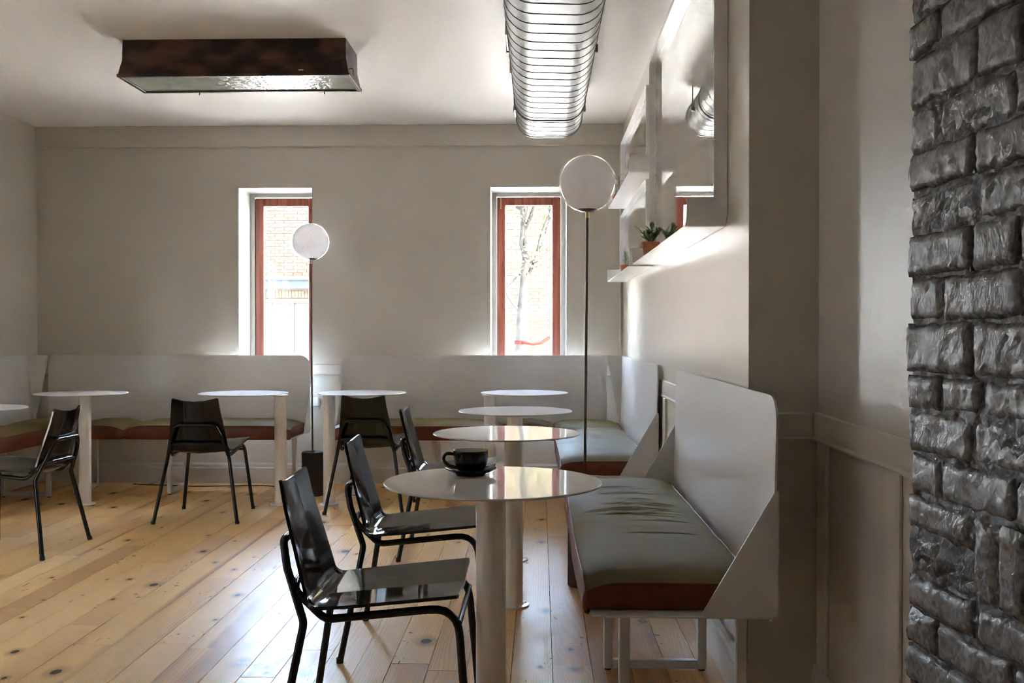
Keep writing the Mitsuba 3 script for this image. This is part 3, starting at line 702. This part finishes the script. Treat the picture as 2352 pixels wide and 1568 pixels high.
# ------------------------------------------------------------------ mirrors with shelves
def wall_mirror(label, y0, y1, z0, z1, rb=.062, rt=.028):
    key = thing('wall_mirror', label, 'mirror', 'white steel mirrors with shelves')
    pts = []
    def arc(cy, cz, r, a0, a1): return [(cy + r * math.cos(math.radians(a)), cz + r * math.sin(math.radians(a))) for a in np.linspace(a0, a1, 9)]
    pts += arc(y0 + rb, z0 + rb, rb, 180, 270) + arc(y1 - rb, z0 + rb, rb, 270, 360)
    side = [.080, .0935, .0945, .13]
    pts += [(y1, z0 + s) for s in side]
    pts += arc(y1 - rt, z1 - rt, rt, 0, 90) + arc(y0 + rt, z1 - rt, rt, 90, 180)
    pts += [(y0, z0 + s) for s in side[::-1]]
    pts = np.array(pts); n = len(pts)
    def depth(z):
        return .138 if z < z0 + .094 else .048
    c = np.array([(y0 + y1) / 2, (z0 + z1) / 2])
    tn = np.roll(pts, -1, 0) - np.roll(pts, 1, 0); tn /= np.linalg.norm(tn, axis=1, keepdims=True)
    inn = np.stack([-tn[:, 1], tn[:, 0]], 1)
    th = .0045; P = np.zeros((n, 4, 3))
    for i in range(n):
        d = depth(pts[i, 1]); o, q = pts[i], pts[i] + inn[i] * th
        P[i] = [(XR - .002, *o), (XR - d, *o), (XR - d, *q), (XR - .002, *q)]
    put('frame', outward(grid(P, closed_u=True, closed_v=True)), 'mirror_frame_white', key, 'folded white steel frame with a deep bottom shelf', smooth=28)
    gp = sg.Polygon(pts).buffer(-th)
    m = extrude(gp, .004); V = m.vertices.copy(); m.vertices = np.stack([XR - .010 - V[:, 2], V[:, 0], V[:, 1]], 1)
    put('glass', outward(m), 'mirror', key, 'mirror glass', smooth=False)
    back = extrude(sg.Polygon(pts).buffer(-th - .003), .008); V = back.vertices.copy(); back.vertices = np.stack([XR - V[:, 2], V[:, 0], V[:, 1]], 1)
    put('backing', outward(back), 'black_cord', key, smooth=False)
wall_mirror('tall white framed mirror nearest the viewer, with a potted jade plant on its shelf', 3.325, 5.29, 1.520, 2.605)
wall_mirror('upper one of the two small mirrors near the far corner', 5.45, 7.16, 2.052, 2.535)
wall_mirror('lower one of the two small mirrors near the far corner', 5.45, 7.24, 1.528, 2.012)

def pot_plant(label, x, y, z, r, h, kind, seed, top=.1):
    key = thing('potted_plant', label, 'potted plant')
    R = np.random.default_rng(seed); W = rotz(0, (x, y, z))
    prof = [(0, 0), (r * .66, 0), (r * .86, h * .68), (r * .97, h * .68), (r, h * .72), (r, h), (r * .86, h), (r * .84, h * .85), (0, h * .85)]
    pk = put('pot', moved(lathe(prof, 32), W), 'terracotta', key, 'terracotta pot', smooth=30)
    put('soil', moved(lathe([(0, h * .84), (r * .835, h * .84), (r * .80, h * .90), (0, h * .92)], 20), W), 'soil', key, smooth=40)
    def leaf(base, d, L, w, t, curl, shape=1.0):
        d = d / np.linalg.norm(d); side = np.cross(d, [0, 0, 1.0]); side = side / (np.linalg.norm(side) + 1e-9); nn = np.cross(side, d)
        V, F = [], []; rows = 6
        for i in range(rows + 1):
            q = i / rows; c = base + d * L * q + np.array([0, 0, 1]) * curl * L * q * q
            ww = w * (math.sin(math.pi * min(.06 + q ** shape * .94, .985)) ** .8); tt = t * math.sin(math.pi * (.08 + q * .88)) ** .6
            V += [c + side * ww, c + nn * tt, c - side * ww, c - nn * tt]
        for i in range(rows):
            for j in range(4):
                a, b = i * 4 + j, i * 4 + (j + 1) % 4
                F += [[a, b, b + 4], [a, b + 4, a + 4]]
        F += [[0, 2, 1], [0, 3, 2], [rows * 4, rows * 4 + 1, rows * 4 + 2], [rows * 4, rows * 4 + 2, rows * 4 + 3]]
        m = tm(V, F); trimesh.repair.fix_normals(m); return outward(m)
    base = np.array([0, 0, h * .9])
    if kind == 'jade':
        stems = []
        for i in range(8):
            a = i * 2.399; sp = .45 + .6 * R.random(); Ls = top * R.uniform(.35, .75)
            d = np.array([math.cos(a) * sp, math.sin(a) * sp, 1.0]); d /= np.linalg.norm(d); e = base + d * Ls
            stems.append(tube([base, base + d * Ls * .5, e], .0035, 6))
            for j in range(4):
                b = a + j * 2.1 + R.uniform(-.3, .3); q = base + d * Ls * (.45 + .55 * j / 3)
                dd = np.array([math.cos(b), math.sin(b), R.uniform(.2, 1.1)])
                put('leaf', moved(leaf(q, dd, top * R.uniform(.26, .40), top * .10, .0035, .12, 1.7), W), 'jade_leaf', key, smooth=True)
        put('stem', moved(join(*stems), W), 'stem', key, smooth=60)
    elif kind == 'spiky':
        st = tube([base, base + np.array([.002, 0, top * .9])], .0035, 6)
        put('stem', moved(st, W), 'stem', key, smooth=60)
        for i in range(26):
            a, q = i * 2.399, i / 25
            dd = np.array([math.cos(a), math.sin(a), .55 + .9 * q]); b = base + np.array([0, 0, top * (.25 + .65 * q)])
            put('leaf', moved(leaf(b, dd, top * R.uniform(.32, .42), .0042, .002, .1), W), 'jade_leaf', key, smooth=True)
    else:
        st = [tube([base + np.array([dx, 0, 0]), base + np.array([dx * 1.6, dy, top * .85])], .0028, 6) for dx, dy in ((-.008, .004), (.010, -.006))]
        put('stem', moved(join(*st), W), 'stem', key, smooth=60)
        for i in range(22):
            a, q = i * 2.399, i / 21
            dd = np.array([math.cos(a), math.sin(a), .25 + .5 * q]); b = base + np.array([(-.010, .013)[i % 2] , 0, top * (.15 + .72 * q)])
            put('leaf', moved(leaf(b, dd, top * R.uniform(.26, .36), .0075, .002, -.25), W), 'grey_leaf', key, smooth=True)
    return key
pot_plant('bushy jade plant in a terracotta pot on the shelf of the nearest mirror', .566, 5.03, 1.526, .048, .094, 'jade', 3, .125)
pot_plant('small spiky succulent in a terracotta pot on the lower far mirror shelf', .566, 6.52, 1.534, .034, .072, 'spiky', 4, .085)
pot_plant('grey green trailing plant in a terracotta pot on the upper shelf beside the globe', .553, 7.05, 2.058, .036, .09, 'grey', 5, .165)
pot_plant('leafy little plant mostly hidden at the near end of the upper mirror shelf', .560, 5.66, 2.058, .036, .06, 'jade', 6, .085)

# ------------------------------------------------------------------ cup, saucer, spoon
CXY = (-.200, 2.83); ZTAB = .745
sc = thing('saucer', 'black saucer under the coffee cup on the foreground table', 'saucer')
put('dish', moved(lathe([(0, .002), (.034, .002), (.036, 0), (.042, 0), (.044, .004), (.060, .011), (.074, .0185), (.0755, .020), (.0745, .0215), (.058, .0135), (.044, .0078), (.030, .0065), (0, .0065)], 64), rotz(0, (*CXY, ZTAB))), 'black_ceramic', sc, smooth=35)
cup = thing('coffee_cup', 'black coffee cup with a pale inside on a saucer', 'cup')
zc = ZTAB + .007
outer = [(0, .003), (.024, .003), (.026, 0), (.031, 0), (.033, .004), (.041, .012), (.0475, .028), (.0500, .048), (.0505, .0625), (.0497, .0645), (.0485, .0640)]
inner = [(.0485, .0640), (.0475, .048), (.045, .030), (.038, .014), (.028, .008), (0, .007)]
wall_ = lathe(outer + inner[1:], 64)
put('body', moved(lathe(outer + [(.0492, .0640), (.0482, .046), (.0460, .030), (.0392, .0125), (0, .0050)], 64), rotz(0, (*CXY, zc))), 'black_ceramic', cup, smooth=35)
lin = lathe(inner, 64)
if lin.face_normals[:, 2].mean() < 0: lin.invert()
put('inside', moved(lin, rotz(0, (*CXY, zc))), 'cream_ceramic', cup, 'pale glazed inside', smooth=50)
put('coffee', moved(lathe([(0, .038), (.0462, .038), (.0455, .040), (0, .040)], 48), rotz(0, (*CXY, zc))), 'brown_leather', cup, smooth=False)
hp = fillet([(-.046, 0, .054), (-.070, 0, .057), (-.080, 0, .046), (-.076, 0, .030), (-.060, 0, .020), (-.040, 0, .015)], .02)
hm = tube(hp, .0048, 10); hm.vertices[:, 1] *= 1.25
put('handle', moved(hm, rotz(math.radians(8), (*CXY, zc))), 'black_ceramic', cup, smooth=50)
sp = thing('teaspoon', 'steel teaspoon lying behind the cup on the saucer', 'spoon')
hpts = np.array([(.035, .045, .0200), (.055, .040, .0235), (.078, .030, .0330), (.090, .024, .0400)])
ww = [.0024, .0028, .0062, .0078]
P = []
for i, (p, w) in enumerate(zip(hpts, ww)):
    t = hpts[min(i + 1, 3)] - hpts[max(i - 1, 0)]; t /= np.linalg.norm(t); s_ = np.cross(t, [0, 0, 1]); s_ /= np.linalg.norm(s_); n_ = np.cross(s_, t)
    P.append([p + s_ * w, p + n_ * .0009, p - s_ * w, p - n_ * .0009])
hd = grid(np.array(P), closed_v=True); hd = join(hd, tm(np.array(P[-1]), [[0, 1, 2], [0, 2, 3]])); trimesh.repair.fix_normals(hd)
put('handle', moved(hd, rotz(0, (*CXY, ZTAB))), 'spoon_steel', sp, smooth=False)
bo = lathe([(0, 0), (.006, .0012), (.010, .004), (.0105, .0046), (.0095, .0042), (.006, .0022), (0, .001)], 24); bo.vertices[:, 0] *= 1.6
put('bowl', moved(bo, rotz(math.radians(-14), (CXY[0] + .022, CXY[1] + .049, ZTAB + .0172))), 'spoon_steel', sp, smooth=50)

# outlet on the far wall between the benches
ol = thing('wall_box', 'small pale wall box low on the far wall beside the left lamp pole', 'wall box')
put('cover', box(-1.766, -1.694, YF - .043, YF - .0005, .594, .664, .006), 'outlet_white', ol, smooth=False)
for z in (.612, .627, .642): put('slot', box(-1.755, -1.705, YF - .046, YF - .041, z, z + .005), 'steel_white', ol, smooth=False)

# ------------------------------------------------------------------ the street outside
ZG, YFAC = -.25, 23.0
struct('added_upper_storeys', box(XL - .3, 1.25, YB - .3, YF + .42, 3.07, 11.5), 'far_mortar', 'unseen upper storeys added above the room to block sky from the shop front')  # added mass, keeps part of the sky off the facade opposite
struct('added_alley_ground', box(-11.2, XL - .3, -14, 11.5, ZG - .25, ZG), 'asphalt', 'unseen dark asphalt added beside the building to dim the side window')  # added slab, hides the bright sky-map ground below the side window
struct('added_alley_wall', box(-11.5, -7.6, -14, 9.5, ZG, 5.5), 'added_wall_tone', 'unseen wall added across the side passage to limit the side window light')  # added blocker outside the side window, holds back its daylight
struct('pavement', box(-30, 22, 11.5, YFAC + .3, ZG - .25, ZG), 'pavement', 'pale pavement across the street')
fac = thing('shop_building', 'sunlit orange brick shop building across the street', 'building')
FX0, FX1, SX0, SX1 = -7.75, 6.0, -7.464, -3.2
mm = mf_box(FX0, FX1, YFAC, YFAC + .25, ZG, 5.0) - mf_box(SX0, SX1, YFAC - .1, YFAC + .6, ZG, 1.99)
put('wall', mf_mesh(mm), 'far_mortar', fac, 'pale mortar wall', smooth=False)
bricks = []
tri = trimesh.creation.box((1, 1, 1))
V0, F0 = tri.vertices, tri.faces
bx = []
row = 0; z = ZG + .01
while z < 4.95:
    x = FX0 + (.1075 if row % 2 else 0)
    while x < FX1 - .1:
        soldier = 1.99 <= z < 2.17 and SX0 - .2 < x < SX1 + .2
        if not soldier and not (z < 2.02 and SX0 - .22 < x < SX1): bx.append((x + .1, z + .033, .203, .0655))
        x += .215
    z += .0765; row += 1
x = SX0
while x < SX1: bx.append((x + .035, 2.08, .064, .17)); x += .0765
bx = np.array(bx)
V = np.concatenate([V0[None] * np.stack([bx[:, 2], np.full(len(bx), .03), bx[:, 3]], 1)[:, None] + np.stack([bx[:, 0], np.full(len(bx), YFAC - .0), bx[:, 1]], 1)[:, None]]).reshape(-1, 3)
Fb = (F0[None] + (np.arange(len(bx)) * 8)[:, None, None]).reshape(-1, 3)
put('brickwork', tm(V, Fb), 'far_brick', fac, 'orange brickwork', kind='stuff', smooth=False)
put('fascia', join(box(SX0 - .3, SX1 + .3, YFAC - .16, YFAC - .02, 2.20, 2.47, .01), box(SX0 - .32, SX1 + .32, YFAC - .22, YFAC - .02, 2.40, 2.50, .01)), 'far_awning', fac, 'grey blue fascia over the shop window', smooth=False)
put('cornice', box(FX0 - .1, FX1 + .1, YFAC - .12, YFAC + .3, 5.0, 5.15, .02), 'far_mortar', fac, smooth=False)
for x in np.arange(SX0, SX1 + .1, .533):
    put('mullion', box(x - .045, x + .045, YFAC + .02, YFAC + .12, ZG + .5, 1.99, .01), 'far_wood', fac, smooth=False)
put('head_beam', box(SX0, SX1, YFAC + .01, YFAC + .14, 1.87, 1.985, .01), 'far_wood', fac, smooth=False)
put('stall_riser', box(SX0, SX1, YFAC + .02, YFAC + .16, ZG, ZG + .5, .01), 'far_wood', fac, smooth=False)
for x in np.arange(SX0, SX1 - .1, .533):
    put('shop_pane', box(x + .05, x + .483, YFAC + .07, YFAC + .08, ZG + .5, 1.87), 'far_glass', fac, smooth=False)
put('back_wall', box(SX0 - .2, SX1 + .2, YFAC + .26, YFAC + .3, ZG, 2.1), 'far_awning', fac, smooth=False)

# street tree
tree = thing('street_tree', 'thin street tree with pale sparse leaves outside the right window', 'tree')
R = np.random.default_rng(12); TY = 14.0
wood, tips = [], []
def limb(p, d, L, r, depth):
    n = 6; P = [p]; dcur = d / np.linalg.norm(d)
    for i in range(n):
        dcur = dcur + R.normal(0, .12, 3) + np.array([0, 0, .05]); dcur /= np.linalg.norm(dcur); P.append(P[-1] + dcur * L / n)
    rr = np.linspace(r, r * .55, n + 1); wood.append(tube(P, rr, 7))
    for q in P[2:]: tips.append((q, depth))
    if depth > 0:
        for j in range(3 if depth > 1 else 4):
            q = P[R.integers(2, n + 1)]; a = R.uniform(0, 2 * math.pi)
            limb(q, dcur * .7 + np.array([math.cos(a), math.sin(a) * .8, R.uniform(.0, .7)]), L * R.uniform(.5, .75), r * .5, depth - 1)
trunk = [(-.31, TY, ZG), (-.30, TY, .5), (-.285, TY, .85), (-.265, TY, 1.3), (-.235, TY, 1.75), (-.20, TY, 2.3), (-.24, TY, 2.9), (-.20, TY, 3.7)]
wood.append(tube(trunk, [.10, .082, .078, .075, .06, .045, .035, .02], 12))
limb(np.array([-.265, TY, 1.30]), np.array([.9, .1, .45]), 1.1, .030, 2)
limb(np.array([-.27, TY, 1.45]), np.array([-.7, 0, .9]), 1.2, .032, 2)
limb(np.array([-.24, TY, 1.85]), np.array([.5, .2, 1.0]), 1.3, .034, 2)
limb(np.array([-.21, TY, 2.2]), np.array([-.5, -.1, 1.0]), 1.4, .03, 2)
limb(np.array([-.22, TY, 2.6]), np.array([.5, -.2, 1.0]), 1.4, .028, 2)
limb(np.array([-.22, TY, 3.1]), np.array([-.3, .2, 1.0]), 1.2, .024, 2)
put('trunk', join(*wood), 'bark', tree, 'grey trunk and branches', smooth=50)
LV, LF = [], []
for q, dep in tips:
    if q[2] < 1.5 and dep > 0: continue
    for _ in range(7 if q[2] < 2 else 16):
        c = q + R.normal(0, .13, 3); a = R.normal(0, 1, 3); a /= np.linalg.norm(a); b = np.cross(a, R.normal(0, 1, 3)); b /= np.linalg.norm(b)
        s = R.uniform(.022, .04); i = len(LV)
        LV += [c - a * s, c + b * s * .55, c + a * s, c - b * s * .55]; LF += [[i, i + 1, i + 2], [i, i + 2, i + 3]]
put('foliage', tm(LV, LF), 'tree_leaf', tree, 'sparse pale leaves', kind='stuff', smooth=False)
rp = fillet([(-.24, TY - .085, 1.03), (-.10, TY - .11, 1.0), (.02, TY - .10, 1.02), (.14, TY - .08, 1.10)], .1)
rb = tube(rp, .022, 8)
rib = thing('red_ribbon', 'red cloth ribbon tied to the tree outside the right window', 'ribbon')
put('tail', rb, 'red_cloth', rib, smooth=50)
put('loop', moved(lathe([(.079, 1.0), (.084, 1.0), (.084, 1.05), (.079, 1.05), (.079, 1.0)], 24), rotz(0, (-.277, TY, 0))), 'red_cloth', rib, smooth=40)
